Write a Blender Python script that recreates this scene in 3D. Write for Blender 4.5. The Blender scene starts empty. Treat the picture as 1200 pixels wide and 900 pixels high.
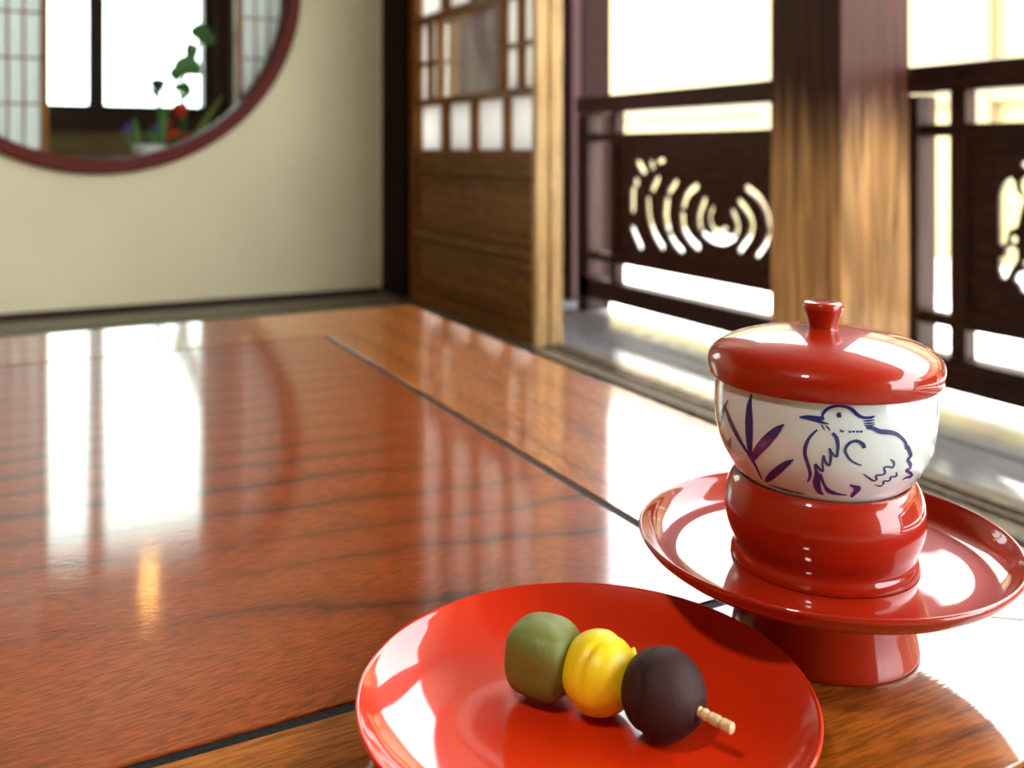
import bpy, bmesh, math, random
from mathutils import Vector, Matrix, noise
random.seed(7)
PI = math.pi
scene = bpy.context.scene
COL = scene.collection

# ---------------------------------------------------------------- camera
YAW = math.atan(.5225)
CA, SA = math.cos(YAW), math.sin(YAW)
EYE = .525                      # eye height above the tatami
cam_d = bpy.data.cameras.new('camera')
cam = bpy.data.objects.new('camera', cam_d)
COL.objects.link(cam)
cam.location = (0, 0, EYE)
cam.rotation_euler = (PI/2, 0, -YAW)
cam_d.sensor_width = 36
cam_d.lens = 36*1110/1200
cam_d.shift_y = -(450-175.5)/1200
cam_d.clip_start = .02
cam_d.dof.use_dof = True
cam_d.dof.focus_distance = .395
cam_d.dof.aperture_fstop = 8.5
scene.camera = cam

def rel(X, d):                  # metres right of / ahead of the eye -> room x, y
    return (CA*X+SA*d, -SA*X+CA*d)

# ---------------------------------------------------------------- light
w = bpy.data.worlds.new('world')
scene.world = w
w.use_nodes = True
bg = w.node_tree.nodes['Background']
bg.inputs['Color'].default_value = (.93, .97, 1, 1)
bg.inputs['Strength'].default_value = 14.0
sun_d = bpy.data.lights.new('sun', 'SUN')
sun = bpy.data.objects.new('sun', sun_d)
COL.objects.link(sun)
sun_d.energy = 22
sun_d.angle = math.radians(1.2)
sun_d.color = (1, .95, .86)
sdir = Vector((-.35, -.55, -1.0)).normalized()      # light travels this way
sun.rotation_euler = sdir.to_track_quat('-Z', 'Y').to_euler()

vs = scene.view_settings
scene.display_settings.display_device = 'sRGB'
vs.view_transform = 'Standard'
vs.look = 'None'
vs.exposure = -0.22
vs.gamma = 1
vs.use_curve_mapping = False

# ---------------------------------------------------------------- materials
def newmat(name):
    m = bpy.data.materials.new(name)
    m.use_nodes = True
    nt = m.node_tree
    return m, nt, nt.nodes['Principled BSDF']

def plain(name, col, rough=.6, coat=0, coat_rough=.05, metal=0, bump=0, bscale=60, var=0, vscale=3, spec=.5, sss=0):
    m, nt, b = newmat(name)
    b.inputs['Base Color'].default_value = (*col, 1)
    b.inputs['Roughness'].default_value = rough
    b.inputs['Metallic'].default_value = metal
    b.inputs['Coat Weight'].default_value = coat
    b.inputs['Coat Roughness'].default_value = coat_rough
    b.inputs['Specular IOR Level'].default_value = spec
    if sss:
        b.inputs['Subsurface Weight'].default_value = sss
        b.inputs['Subsurface Radius'].default_value = (.006, .004, .002)
        b.inputs['Subsurface Scale'].default_value = 1
    tc = nt.nodes.new('ShaderNodeTexCoord')
    if var:
        n = nt.nodes.new('ShaderNodeTexNoise'); n.inputs['Scale'].default_value = vscale
        n.inputs['Detail'].default_value = 5
        nt.links.new(tc.outputs['Object'], n.inputs['Vector'])
        mx = nt.nodes.new('ShaderNodeMix'); mx.data_type = 'RGBA'
        mx.inputs[6].default_value = (*[c*(1-var) for c in col], 1)
        mx.inputs[7].default_value = (*[min(1, c*(1+var)) for c in col], 1)
        nt.links.new(n.outputs['Fac'], mx.inputs[0])
        nt.links.new(mx.outputs[2], b.inputs['Base Color'])
    if bump:
        n = nt.nodes.new('ShaderNodeTexNoise'); n.inputs['Scale'].default_value = bscale
        n.inputs['Detail'].default_value = 4
        nt.links.new(tc.outputs['Object'], n.inputs['Vector'])
        bp = nt.nodes.new('ShaderNodeBump'); bp.inputs['Strength'].default_value = bump
        bp.inputs['Distance'].default_value = .002
        nt.links.new(n.outputs['Fac'], bp.inputs['Height'])
        nt.links.new(bp.outputs['Normal'], b.inputs['Normal'])
    return m

def wood(name, ramp, axis='X', rings=6, distort=3.0, tilt=.07, off=(0, 0, 0), rough=.5, coat=0, coat_rough=.08,
         pore=.5, pore_scale=260, bump=.15, stain=None, fade=.5, dscale=5, wdist=.8):
    """sawn wood: tilted growth rings, fine pores along the grain"""
    m, nt, b = newmat(name)
    N, L = nt.nodes.new, nt.links.new
    tc = N('ShaderNodeTexCoord')
    mp = N('ShaderNodeMapping')
    mp.inputs['Location'].default_value = off
    mp.inputs['Rotation'].default_value = {'X': (0, tilt, .02), 'Y': (tilt, 0, .02), 'Z': (tilt, tilt*.6, 0)}[axis]
    sc = {'X': (.35, 1, 1), 'Y': (1, .35, 1), 'Z': (1, 1, .3)}[axis]
    L(tc.outputs['Object'], mp.inputs['Vector'])
    ds = N('ShaderNodeMapping'); ds.inputs['Scale'].default_value = sc
    L(mp.outputs['Vector'], ds.inputs['Vector'])
    nz = N('ShaderNodeTexNoise'); nz.inputs['Scale'].default_value = dscale; nz.inputs['Detail'].default_value = 3
    L(ds.outputs['Vector'], nz.inputs['Vector'])
    sub = N('ShaderNodeVectorMath'); sub.operation = 'SUBTRACT'; sub.inputs[1].default_value = (.5, .5, .5)
    L(nz.outputs['Color'], sub.inputs[0])
    scl = N('ShaderNodeVectorMath'); scl.operation = 'SCALE'; scl.inputs['Scale'].default_value = distort*.03
    L(sub.outputs['Vector'], scl.inputs[0])
    add = N('ShaderNodeVectorMath'); add.operation = 'ADD'
    L(mp.outputs['Vector'], add.inputs[0]); L(scl.outputs['Vector'], add.inputs[1])
    wv = N('ShaderNodeTexWave'); wv.wave_type = 'RINGS'; wv.rings_direction = axis; wv.wave_profile = 'SAW'
    wv.inputs['Scale'].default_value = rings
    wv.inputs['Distortion'].default_value = wdist; wv.inputs['Detail'].default_value = 3
    wv.inputs['Detail Scale'].default_value = 2
    L(add.outputs['Vector'], wv.inputs['Vector'])
    cr = N('ShaderNodeValToRGB')
    el = cr.color_ramp.elements
    while len(el) > 1: el.remove(el[-1])
    el[0].position = ramp[0][0]; el[0].color = (*ramp[0][1], 1)
    for p, c in ramp[1:]:
        e = el.new(p); e.color = (*c, 1)
    L(wv.outputs['Fac'], cr.inputs['Fac'])
    # pores
    ps = N('ShaderNodeMapping')
    k = pore_scale
    ps.inputs['Scale'].default_value = {'X': (k*.13, k, k*.3), 'Y': (k, k*.13, k*.3), 'Z': (k, k, k*.04)}[axis]
    L(add.outputs['Vector'], ps.inputs['Vector'])
    pn = N('ShaderNodeTexNoise'); pn.inputs['Scale'].default_value = 1; pn.inputs['Detail'].default_value = 4
    L(ps.outputs['Vector'], pn.inputs['Vector'])
    pr = N('ShaderNodeMapRange'); pr.inputs['From Min'].default_value = .38; pr.inputs['From Max'].default_value = .62
    pr.inputs['To Min'].default_value = 1-pore; pr.inputs['To Max'].default_value = 1.12
    L(pn.outputs['Fac'], pr.inputs['Value'])
    mul = N('ShaderNodeVectorMath'); mul.operation = 'SCALE'
    # some rings stand out, others fade away
    fn = N('ShaderNodeTexNoise'); fn.inputs['Scale'].default_value = 3.2; fn.inputs['Detail'].default_value = 2
    L(mp.outputs['Vector'], fn.inputs['Vector'])
    fr = N('ShaderNodeMapRange'); fr.inputs['From Min'].default_value = .40; fr.inputs['From Max'].default_value = .60
    fr.inputs['To Min'].default_value = fade; fr.inputs['To Max'].default_value = 0
    L(fn.outputs['Fac'], fr.inputs['Value'])
    fm = N('ShaderNodeMix'); fm.data_type = 'RGBA'
    fm.inputs[7].default_value = (*ramp[(len(ramp)-1)*2//3][1], 1)
    L(fr.outputs['Result'], fm.inputs[0]); L(cr.outputs['Color'], fm.inputs[6])
    L(fm.outputs[2], mul.inputs[0]); L(pr.outputs['Result'], mul.inputs['Scale'])
    out = mul.outputs['Vector']
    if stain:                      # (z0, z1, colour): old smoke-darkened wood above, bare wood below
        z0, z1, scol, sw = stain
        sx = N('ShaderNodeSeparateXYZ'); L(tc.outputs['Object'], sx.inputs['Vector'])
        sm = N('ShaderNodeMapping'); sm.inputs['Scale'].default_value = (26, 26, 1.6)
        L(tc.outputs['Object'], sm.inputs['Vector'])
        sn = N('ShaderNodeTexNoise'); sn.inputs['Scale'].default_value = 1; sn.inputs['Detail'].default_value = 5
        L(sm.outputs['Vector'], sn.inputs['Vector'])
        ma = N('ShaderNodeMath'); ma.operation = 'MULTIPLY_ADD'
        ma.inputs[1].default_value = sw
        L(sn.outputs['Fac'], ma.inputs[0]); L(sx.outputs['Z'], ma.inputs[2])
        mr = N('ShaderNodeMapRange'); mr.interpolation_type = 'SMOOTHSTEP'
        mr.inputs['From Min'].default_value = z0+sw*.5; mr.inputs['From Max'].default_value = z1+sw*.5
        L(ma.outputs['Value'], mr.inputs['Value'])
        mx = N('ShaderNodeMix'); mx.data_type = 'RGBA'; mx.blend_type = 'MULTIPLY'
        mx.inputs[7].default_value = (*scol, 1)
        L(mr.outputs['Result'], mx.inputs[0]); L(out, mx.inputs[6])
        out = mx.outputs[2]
    L(out, b.inputs['Base Color'])
    b.inputs['Roughness'].default_value = rough
    b.inputs['Coat Weight'].default_value = coat
    b.inputs['Coat Roughness'].default_value = coat_rough
    b.inputs['Specular IOR Level'].default_value = .12
    if bump:
        bp = N('ShaderNodeBump'); bp.inputs['Strength'].default_value = bump; bp.inputs['Distance'].default_value = .0006
        L(pn.outputs['Fac'], bp.inputs['Height'])
        L(bp.outputs['Normal'], b.inputs['Normal'])
        if coat:
            bp2 = N('ShaderNodeBump'); bp2.inputs['Strength'].default_value = bump*.35; bp2.inputs['Distance'].default_value = .0004
            L(pn.outputs['Fac'], bp2.inputs['Height'])
            L(bp2.outputs['Normal'], b.inputs['Coat Normal'])
    return m

def paper(name, col=(.92, .91, .86), trans=.5):
    m = bpy.data.materials.new(name); m.use_nodes = True
    nt = m.node_tree; nt.nodes.clear()
    o = nt.nodes.new('ShaderNodeOutputMaterial')
    d = nt.nodes.new('ShaderNodeBsdfDiffuse'); t = nt.nodes.new('ShaderNodeBsdfTranslucent')
    mx = nt.nodes.new('ShaderNodeMixShader'); mx.inputs[0].default_value = trans
    n = nt.nodes.new('ShaderNodeTexNoise'); n.inputs['Scale'].default_value = 40; n.inputs['Detail'].default_value = 6
    tc = nt.nodes.new('ShaderNodeTexCoord'); nt.links.new(tc.outputs['Object'], n.inputs['Vector'])
    c = nt.nodes.new('ShaderNodeMix'); c.data_type = 'RGBA'
    c.inputs[6].default_value = (*[x*.93 for x in col], 1); c.inputs[7].default_value = (*col, 1)
    nt.links.new(n.outputs['Fac'], c.inputs[0])
    nt.links.new(c.outputs[2], d.inputs['Color']); nt.links.new(c.outputs[2], t.inputs['Color'])
    nt.links.new(d.outputs[0], mx.inputs[1]); nt.links.new(t.outputs[0], mx.inputs[2])
    nt.links.new(mx.outputs[0], o.inputs['Surface'])
    return m

def glass(name, tint=(.93, .95, .94)):
    m = bpy.data.materials.new(name); m.use_nodes = True
    nt = m.node_tree; nt.nodes.clear()
    o = nt.nodes.new('ShaderNodeOutputMaterial')
    t = nt.nodes.new('ShaderNodeBsdfTransparent'); t.inputs['Color'].default_value = (*tint, 1)
    g = nt.nodes.new('ShaderNodeBsdfGlossy'); g.inputs['Roughness'].default_value = .02
    lw = nt.nodes.new('ShaderNodeLayerWeight'); lw.inputs['Blend'].default_value = .5
    p5 = nt.nodes.new('ShaderNodeMath'); p5.operation = 'POWER'; p5.inputs[1].default_value = 5
    f = nt.nodes.new('ShaderNodeMath'); f.operation = 'MULTIPLY_ADD'; f.inputs[1].default_value = .96; f.inputs[2].default_value = .04
    nt.links.new(lw.outputs['Facing'], p5.inputs[0]); nt.links.new(p5.outputs[0], f.inputs[0])
    mx = nt.nodes.new('ShaderNodeMixShader')
    nt.links.new(f.outputs[0], mx.inputs[0]); nt.links.new(t.outputs[0], mx.inputs[1]); nt.links.new(g.outputs[0], mx.inputs[2])
    nt.links.new(mx.outputs[0], o.inputs['Surface'])
    return m

def emit(name, col, s):
    m = bpy.data.materials.new(name); m.use_nodes = True
    nt = m.node_tree; nt.nodes.clear()
    o = nt.nodes.new('ShaderNodeOutputMaterial'); e = nt.nodes.new('ShaderNodeEmission')
    e.inputs['Color'].default_value = (*col, 1); e.inputs['Strength'].default_value = s
    nt.links.new(e.outputs[0], o.inputs['Surface'])
    return m

TR = [(0, (.045, .009, .003)), (.04, (.07, .013, .003)), (.10, (.19, .031, .002)), (.35, (.25, .043, .003)), (.65, (.27, .050, .003)), (.88, (.23, .038, .002)), (1, (.12, .020, .002))]
M = {}
M['table_panel'] = wood('table panel wood', TR, 'X', rings=8, distort=3.4, tilt=-.2, off=(0, .336, -.298), rough=.33, coat=.95, coat_rough=.05, pore=.42, pore_scale=850, bump=.22, fade=.78, dscale=3.2, wdist=1.8)
TF = [(0, (.12, .03, .005)), (.05, (.27, .07, .008)), (.4, (.36, .105, .010)), (.9, (.31, .085, .009)), (1, (.25, .06, .007))]
M['table_frame_y'] = wood('table frame wood along', TF, 'Y', rings=7, distort=2, tilt=.03, off=(-.43, 0, -.2), rough=.33, coat=1, coat_rough=.06, pore=.45, pore_scale=480, bump=.25)
M['table_frame_x'] = wood('table frame wood across', TF, 'X', rings=7, distort=2, tilt=.03, off=(0, -1.2, -.2), rough=.33, coat=1, coat_rough=.06, pore=.45, pore_scale=480, bump=.25)
M['groove'] = plain('blackened groove inlay', (.010, .009, .008), .6, spec=.12, bump=.4, bscale=200)
M['lacquer'] = plain('vermilion lacquer', (.33, .012, .001), .35, coat=1, coat_rough=.03, spec=.1)
M['lacquer_plate'] = plain('vermilion plate lacquer', (.62, .024, .002), .35, coat=1, coat_rough=.045, spec=.1)
M['porcelain'] = plain('white porcelain', (.66, .71, .69), .18, coat=1, coat_rough=.03, sss=.15)
M['cobalt'] = plain('cobalt underglaze blue', (.015, .020, .15), .2, coat=1, coat_rough=.03)
M['cobalt_pale'] = plain('pale underglaze blue', (.10, .12, .30), .2, coat=1, coat_rough=.03)
M['matcha'] = plain('matcha green rice dough', (.150, .170, .022), .5, bump=.12, bscale=900, var=.12, vscale=60, sss=.2)
M['yellow'] = plain('yellow rice dough', (.88, .66, .008), .4, bump=.1, bscale=900, var=.06, vscale=80, sss=.25)
M['bean'] = plain('red bean brown paste', (.036, .013, .011), .6, spec=.2, bump=.15, bscale=1200, var=.2, vscale=200)
M['bamboo'] = plain('pale bamboo', (.72, .52, .27), .5, bump=.5, bscale=500, var=.2, vscale=300)
M['plaster'] = plain('sand plaster', (.76, .70, .47), .9, bump=.25, bscale=500, var=.05, vscale=5)
M['plaster_dark'] = plain('brown clay plaster', (.22, .14, .07), .9, bump=.3, bscale=300, var=.1)
M['ringwood'] = plain('red brown lacquered ring', (.12, .016, .010), .6, spec=.2, coat=0, coat_rough=.4, var=.15, vscale=8)
DK = [(0, (.020, .009, .007)), (.3, (.052, .022, .017)), (1, (.030, .013, .010))]
for a in 'XYZ':
    M['dark'+a] = wood('dark aged wood '+a, DK, a, rings=14, distort=2, tilt=.05, off=(.3, .2, .1), rough=.5, coat=.1, coat_rough=.3, pore=.35, pore_scale=200, bump=.3)
DW = [(0, (.14, .046, .007)), (.12, (.23, .082, .013)), (.6, (.30, .112, .018)), (1, (.22, .078, .012))]
for a in 'YZ':
    M['door'+a] = wood('cedar door wood '+a, DW, a, rings=26, distort=1.2, tilt=.02, off=(.9, .3, .2), rough=.45, coat=.1, coat_rough=.3, pore=.3, pore_scale=220, bump=.2)
M['doorlit'] = wood('cedar door edge painted lit', [(0, (.36, .16, .05)), (.2, (.62, .38, .15)), (.7, (.72, .50, .24)), (1, (.58, .32, .12))], 'Z', rings=30, distort=1, tilt=.02, rough=.45, coat=.1, coat_rough=.3, pore=.3, pore_scale=200)  # paler door wood: daylight on the near stile is put into the colour
PW = [(0, (.36, .15, .05)), (.1, (.60, .29, .10)), (.6, (.72, .40, .16)), (1, (.48, .22, .08))]
M['pillar'] = wood('weathered pillar wood', PW, 'Z', rings=9, distort=2.2, tilt=.03, off=(-1.4, -1.3, 0), rough=.5, coat=.12, coat_rough=.3,
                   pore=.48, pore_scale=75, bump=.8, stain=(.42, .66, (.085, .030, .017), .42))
EN = [(0, (.09, .09, .10)), (.4, (.36, .38, .43)), (1, (.27, .285, .33))]
M['engawa'] = wood('worn veranda boards', EN, 'Y', rings=12, distort=2, tilt=.04, rough=.34, coat=.8, coat_rough=.16, pore=.3, pore_scale=160, bump=.25)
M['sill'] = wood('pale worn sill wood', [(0, (.12, .09, .06)), (.4, (.26, .21, .15)), (1, (.19, .15, .10))], 'Y', rings=14, rough=.45, coat=.2, coat_rough=.3, bump=.2)
M['tatami'] = plain('tatami rush', (.27, .245, .17), .75, bump=.5, bscale=400, var=.12, vscale=20)
M['tatami_edge'] = plain('tatami border cloth', (.05, .055, .03), .8)
M['ceil'] = wood('ceiling cedar', [(0, (.06, .035, .02)), (.4, (.13, .08, .04)), (1, (.10, .06, .03))], 'Y', rings=8, rough=.6)
M['paper'] = paper('shoji paper', (.92, .95, .94), trans=.6)
M['paper2'] = paper('shoji paper front', (.97, .97, .96), trans=.82)
M['glass'] = glass('window glass')
M['glass_dimmed'] = glass('window glass tinted against glare', (.70, .76, .72))  # darker tint added to tone down the bright sky behind the far window
M['outpost'] = plain('dark weathered outdoor wood', (.020, .009, .008), .8, spec=.08, bump=.3, bscale=40, var=.2, vscale=30)
M['grey_wall'] = plain('grey purple boards', (.075, .048, .048), .8, spec=.1)
M['grey_trim'] = plain('faded purple brown boards', (.055, .030, .030), .8, spec=.1)
M['white'] = plain('white ceramic', (.8, .82, .85), .25, coat=.5)
M['leaf'] = plain('green leaf', (.05, .17, .025), .45, var=.3, vscale=20)
M['blade'] = plain('yellow green blade', (.22, .30, .05), .5)
M['orange'] = plain('orange petal', (.85, .085, .015), .5)
M['red'] = plain('scarlet petal', (.60, .03, .02), .5)
M['iris'] = plain('violet petal', (.10, .05, .42), .5)
M['navy'] = plain('dark blue petal', (.02, .03, .06), .5)
M['gravel'] = plain('pale gravel', (.62, .60, .55), .9, bump=.8, bscale=30, var=.15, vscale=30)
M['yellow_wall'] = plain('cream ochre plaster', (.30, .255, .12), .9, var=.05)
M['beam'] = plain('brown outdoor beam', (.22, .16, .08), .7)
M['lantern'] = emit('lantern paper lit', (1, .94, .86), 300)
M['lamp_warm'] = emit('warm bulb', (1, .50, .13), 26)
M['black'] = plain('black cord', (.02, .02, .02), .5)

# ---------------------------------------------------------------- helpers
ORG = {}
def thing(name, label, cat, loc=(0, 0, 0), group=None):
    o = bpy.data.objects.new(name, None); COL.objects.link(o)
    o.empty_display_size = .05
    o.location = loc; ORG[o.name] = Vector(loc)
    o['label'] = label; o['category'] = cat
    if group: o['group'] = group
    return o
def tag(o, label, cat, group=None):
    o['label'] = label; o['category'] = cat
    if group: o['group'] = group
    return o
def origin(p):
    while p is not None and p.parent is not None: p = p.parent
    return ORG.get(p.name, Vector()) if p is not None else Vector()
def obj(name, bm, mat, parent=None, smooth=False, label=None, bevel=0):
    me = bpy.data.meshes.new(name)
    if isinstance(bm, bmesh.types.BMesh):
        bmesh.ops.recalc_face_normals(bm, faces=bm.faces)
        bm.to_mesh(me); bm.free()
    else:
        me.from_pydata(*bm); me.validate()
    og = origin(parent)
    if og.length: me.transform(Matrix.Translation(-og))
    me.materials.append(mat)
    if smooth: me.polygons.foreach_set('use_smooth', [True]*len(me.polygons))
    o = bpy.data.objects.new(name, me); COL.objects.link(o)
    if parent is not None: o.parent = parent
    if label: o['label'] = label
    if bevel:
        md = o.modifiers.new('bevel', 'BEVEL'); md.width = bevel; md.segments = 2; md.limit_method = 'ANGLE'
    return o
def struct(name, bm, mat, parent=None, **k):
    o = obj(name, bm, mat, parent, **k)
    o['kind'] = 'structure'
    return o
def add_box(bm, x0, x1, y0, y1, z0, z1):
    v = [bm.verts.new((x, y, z)) for x in (x0, x1) for y in (y0, y1) for z in (z0, z1)]
    for f in ((0, 1, 3, 2), (4, 6, 7, 5), (0, 4, 5, 1), (2, 3, 7, 6), (0, 2, 6, 4), (1, 5, 7, 3)):
        bm.faces.new([v[i] for i in f])
def bx(*a):
    bm = bmesh.new()
    if isinstance(a[0], (tuple, list)):
        for b in a: add_box(bm, *b)
    else: add_box(bm, *a)
    return bm
def prism(pts, z0, z1):
    bm = bmesh.new()
    lo = [bm.verts.new((x, y, z0)) for x, y in pts]; hi = [bm.verts.new((x, y, z1)) for x, y in pts]
    bm.faces.new(lo[::-1]); bm.faces.new(hi)
    n = len(pts)
    for i in range(n): bm.faces.new((lo[i], lo[(i+1) % n], hi[(i+1) % n], hi[i]))
    return bm
def cat(pts, n=4):
    """Catmull-Rom through tuples"""
    out = []
    P = [tuple(2*a-b for a, b in zip(pts[0], pts[1]))] + list(pts) + [tuple(2*a-b for a, b in zip(pts[-1], pts[-2]))]
    for i in range(1, len(P)-2):
        for k in range(n):
            t = k/n
            out.append(tuple(.5*((2*b)+(-a+c)*t+(2*a-5*b+4*c-d)*t*t+(-a+3*b-3*c+d)*t**3) for a, b, c, d in zip(P[i-1], P[i], P[i+1], P[i+2])))
    out.append(tuple(pts[-1]))
    return out
def lathe(prof, cx, cy, segs=128, n=4):
    """closed turned solid; prof = (r, z) list, smoothed"""
    pr = cat(prof, n) if n > 1 else prof
    bm = bmesh.new(); rings = []
    for r, z in pr:
        if r < 1e-5: rings.append([bm.verts.new((cx, cy, z))])
        else: rings.append([bm.verts.new((cx+r*math.cos(2*PI*i/segs), cy+r*math.sin(2*PI*i/segs), z)) for i in range(segs)])
    for a, b in zip(rings, rings[1:]):
        if len(a) == 1 and len(b) == 1: continue
        for i in range(segs):
            j = (i+1) % segs
            if len(a) == 1: bm.faces.new((a[0], b[i], b[j]))
            elif len(b) == 1: bm.faces.new((a[i], b[0], a[j]))
            else: bm.faces.new((a[i], b[i], b[j], a[j]))
    return bm
def add_tube(bm, pts, rad, segs=8):
    pts = [Vector(p) for p in pts]
    rs = rad if isinstance(rad, (list, tuple)) else [rad]*len(pts)
    rings = []
    for i, p in enumerate(pts):
        t = (pts[min(i+1, len(pts)-1)]-pts[max(i-1, 0)]).normalized()
        u = t.cross(Vector((0, 0, 1)))
        if u.length < .05: u = t.cross(Vector((0, 1, 0)))
        u.normalize(); v = t.cross(u)
        rings.append([bm.verts.new(p+(u*math.cos(2*PI*k/segs)+v*math.sin(2*PI*k/segs))*rs[i]) for k in range(segs)])
    for a, b in zip(rings, rings[1:]):
        for i in range(segs):
            j = (i+1) % segs; bm.faces.new((a[i], b[i], b[j], a[j]))
    bm.faces.new(rings[0]); bm.faces.new(rings[-1][::-1])
def tube(pts, rad, segs=8):
    bm = bmesh.new(); add_tube(bm, pts, rad, segs); return bm
# ---------------------------------------------------------------- setting
WY = 3.30                        # back wall
DX = 1.20                        # plane of the sliding doors
BX = 1.70                        # veranda railing
CZ = 2.30
# tatami floor
floor = struct('floor', bx(-2.3, DX-.02, -2.6, 5.3, -.12, -.03), M['sill'])
yy = [(-2.42, -.62), (-.60, 1.20), (1.22, 3.02)]
xx = [(-2.0, -1.09), (-1.08, -.17), (-.16, .75)]
mats = [(x0, x1, y0, y1) for x0, x1 in xx for y0, y1 in yy] + [(-2.0, -.42, 3.035, 3.285), (-.41, 1.165, 3.035, 3.285)] + [(.76, 1.165, y0, y1) for y0, y1 in yy]
for x0, x1, y0, y1 in mats:
    t = obj('tatami_mat', bx(x0, x1, y0, y1, -.03, 0), M['tatami'], floor)
    e = .03
    if x1-x0 < y1-y0: q = ((x0, x0+e, y0, y1, 0, .001), (x1-e, x1, y0, y1, 0, .001))
    else: q = ((x0, x1, y0, y0+e, 0, .001), (x0, x1, y1-e, y1, 0, .001))
    obj('edge_cloth', bx(*q), M['tatami_edge'], t)
for i, (y0, y1) in enumerate([(3.37, 4.3), (4.31, 5.2)]):
    obj('tatami_mat', bx(-1.5, 1.15, y0, y1, -.03, 0), M['tatami'], floor)
# door track between tatami and veranda
tr = struct('trim_1', bx((DX-.03, DX+.012, -2.6, WY, -.1, .012), (DX+.012, DX+.032, -2.6, WY, -.1, .004), (DX+.032, DX+.042, -2.6, WY, -.1, .012),
                         (DX+.042, DX+.062, -2.6, WY, -.1, .004), (DX+.062, DX+.10, -2.6, WY, -.1, .012)), M['sill'])
# veranda boards
vf = struct('floor_veranda', bx(DX+.10, BX+.09, -2.6, 3.0, -.16, -.05), M['beam'])
x = DX+.102; k = 0
while x < BX+.05:
    w_ = min(.118, BX+.085-x)
    zz = -.02 + random.uniform(-.0015, .0015)
    obj('plank', bx(x, x+w_-.003, -2.6, 2.99, -.05, zz+.008), M['engawa'], vf, bevel=.002); x += w_; k += 1
# ceiling
ce = struct('ceiling', bx(-2.3, DX+.2, -2.6, 5.3, CZ, CZ+.05), M['ceil'])
for i in range(13):
    obj('batten', bx(-2.3+.29*i, -2.27+.29*i, -2.6, 5.3, CZ-.03, CZ), M['ceil'], ce)
# eaves over the veranda
ev = struct('trim_2', prism([(DX+.2, 2.36), (2.0, 2.20), (2.0, 2.25), (DX+.2, 2.42)], -2.6, 3.4), M['beam'])
ev.data.transform(Matrix(((1, 0, 0, 0), (0, 0, 1, 0), (0, 1, 0, 0), (0, 0, 0, 1))))
# wall with the round opening
CX, CZZ, RO = .24, 1.087, .625
def wall_hole(x0, x1, z0, z1, y0, y1, cx, cz, r, n=96):
    ang = [2*PI*i/n for i in range(n)]
    for (a, b) in ((x0, z0), (x1, z0), (x1, z1), (x0, z1)): ang.append(math.atan2(b-cz, a-cx) % (2*PI))
    ang = sorted(set(ang))
    bm = bmesh.new(); rows = []
    for t in ang:
        c, s = math.cos(t), math.sin(t)
        k = min(((x1-cx)/c if c > 1e-9 else (x0-cx)/c if c < -1e-9 else 1e9), ((z1-cz)/s if s > 1e-9 else (z0-cz)/s if s < -1e-9 else 1e9))
        rows.append([bm.verts.new(p) for p in ((cx+r*c, y0, cz+r*s), (cx+k*c, y0, cz+k*s), (cx+k*c, y1, cz+k*s), (cx+r*c, y1, cz+r*s))])
    for a, b in zip(rows, rows[1:]+rows[:1]):
        for i in range(4): bm.faces.new((a[i], a[(i+1) % 4], b[(i+1) % 4], b[i]))
    return bm
struct('wall_back', wall_hole(-2.3, DX+.02, 0, CZ, WY, WY+.06, CX, CZZ, RO), M['plaster'])
struct('baseboard_back', bx(-2.3, DX, WY-.012, WY, 0, .022), M['darkX'])
def ring(cx, cz, prof, n=128):
    bm = bmesh.new(); rows = []
    for i in range(n):
        a = 2*PI*i/n
        rows.append([bm.verts.new((cx+r*math.cos(a), y, cz+r*math.sin(a))) for r, y in prof])
    m = len(prof)
    for a, b in zip(rows, rows[1:]+rows[:1]):
        for i in range(m): bm.faces.new((a[i], a[(i+1) % m], b[(i+1) % m], b[i]))
    return bm
win1 = struct('window_1', ring(CX, CZZ, [(.592, WY-.028), (.598, WY-.036), (.632, WY-.036), (.640, WY-.028), (.642, WY), (.622, WY+.001), (.622, WY+.062), (.592, WY+.062)]), M['ringwood'], smooth=False)
struct('wall_left', bx(-2.36, -2.3, -2.6, 5.3, -.1, CZ), M['plaster_dark'])
wr = struct('wall_rear', bx(-2.3, 1.3, -2.66, -2.6, -.1, CZ), M['plaster_dark'])
# upper wall and lintel above the doors
struct('trim_3', bx(DX-.03, DX+.10, -2.6, WY, 1.76, 1.84), M['doorY'])
struct('wall_right', bx(DX+.01, DX+.07, -2.6, WY, 1.84, CZ), M['plaster'])
# corner post
tag(obj('corner_post', bx(DX-.02, DX+.05, 3.062, WY-.0125, .0125, CZ), M['outpost'], bevel=.004), 'dark brown square corner post between plaster wall and sliding door', 'post')

# ---- back room
struct('wall_far', bx((-2.3, -1.0, 5.2, 5.3, 0, CZ), (.925, 1.3, 5.2, 5.3, 0, CZ), (-1.0, .925, 5.2, 5.3, 0, .617), (-1.0, .925, 5.2, 5.3, 2.16, CZ)), M['plaster_dark'])
win2 = struct('window_2', bx((-1.0, .925, 5.16, 5.28, .617, .749), (-1.0, .925, 5.16, 5.28, 2.10, 2.16), (.868, .925, 5.16, 5.28, .749, 2.10), (-1.0, -.94, 5.16, 5.28, .749, 2.10)), M['darkX'])
for x0 in (-.31, .332): obj('mullion', bx(x0-.014, x0+.057, 5.17, 5.26, .749, 2.10), M['darkZ'], win2)
for x0, x1 in ((-.94, -.31), (-.267, .332), (.375, .868)): obj('pane', bx(x0, x1, 5.215, 5.219, .749, 2.10), M['glass_dimmed'], win2)
struct('wall_side', bx(DX+.0, DX+.06, WY+.06, 5.3, -.03, CZ), M['plaster_dark'])
tag(obj('dark_post', bx(.925, .985, 5.10, 5.16, 0.001, CZ-.031), M['darkZ']), 'dark post beside the far window, seen through the round opening', 'post')

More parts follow.
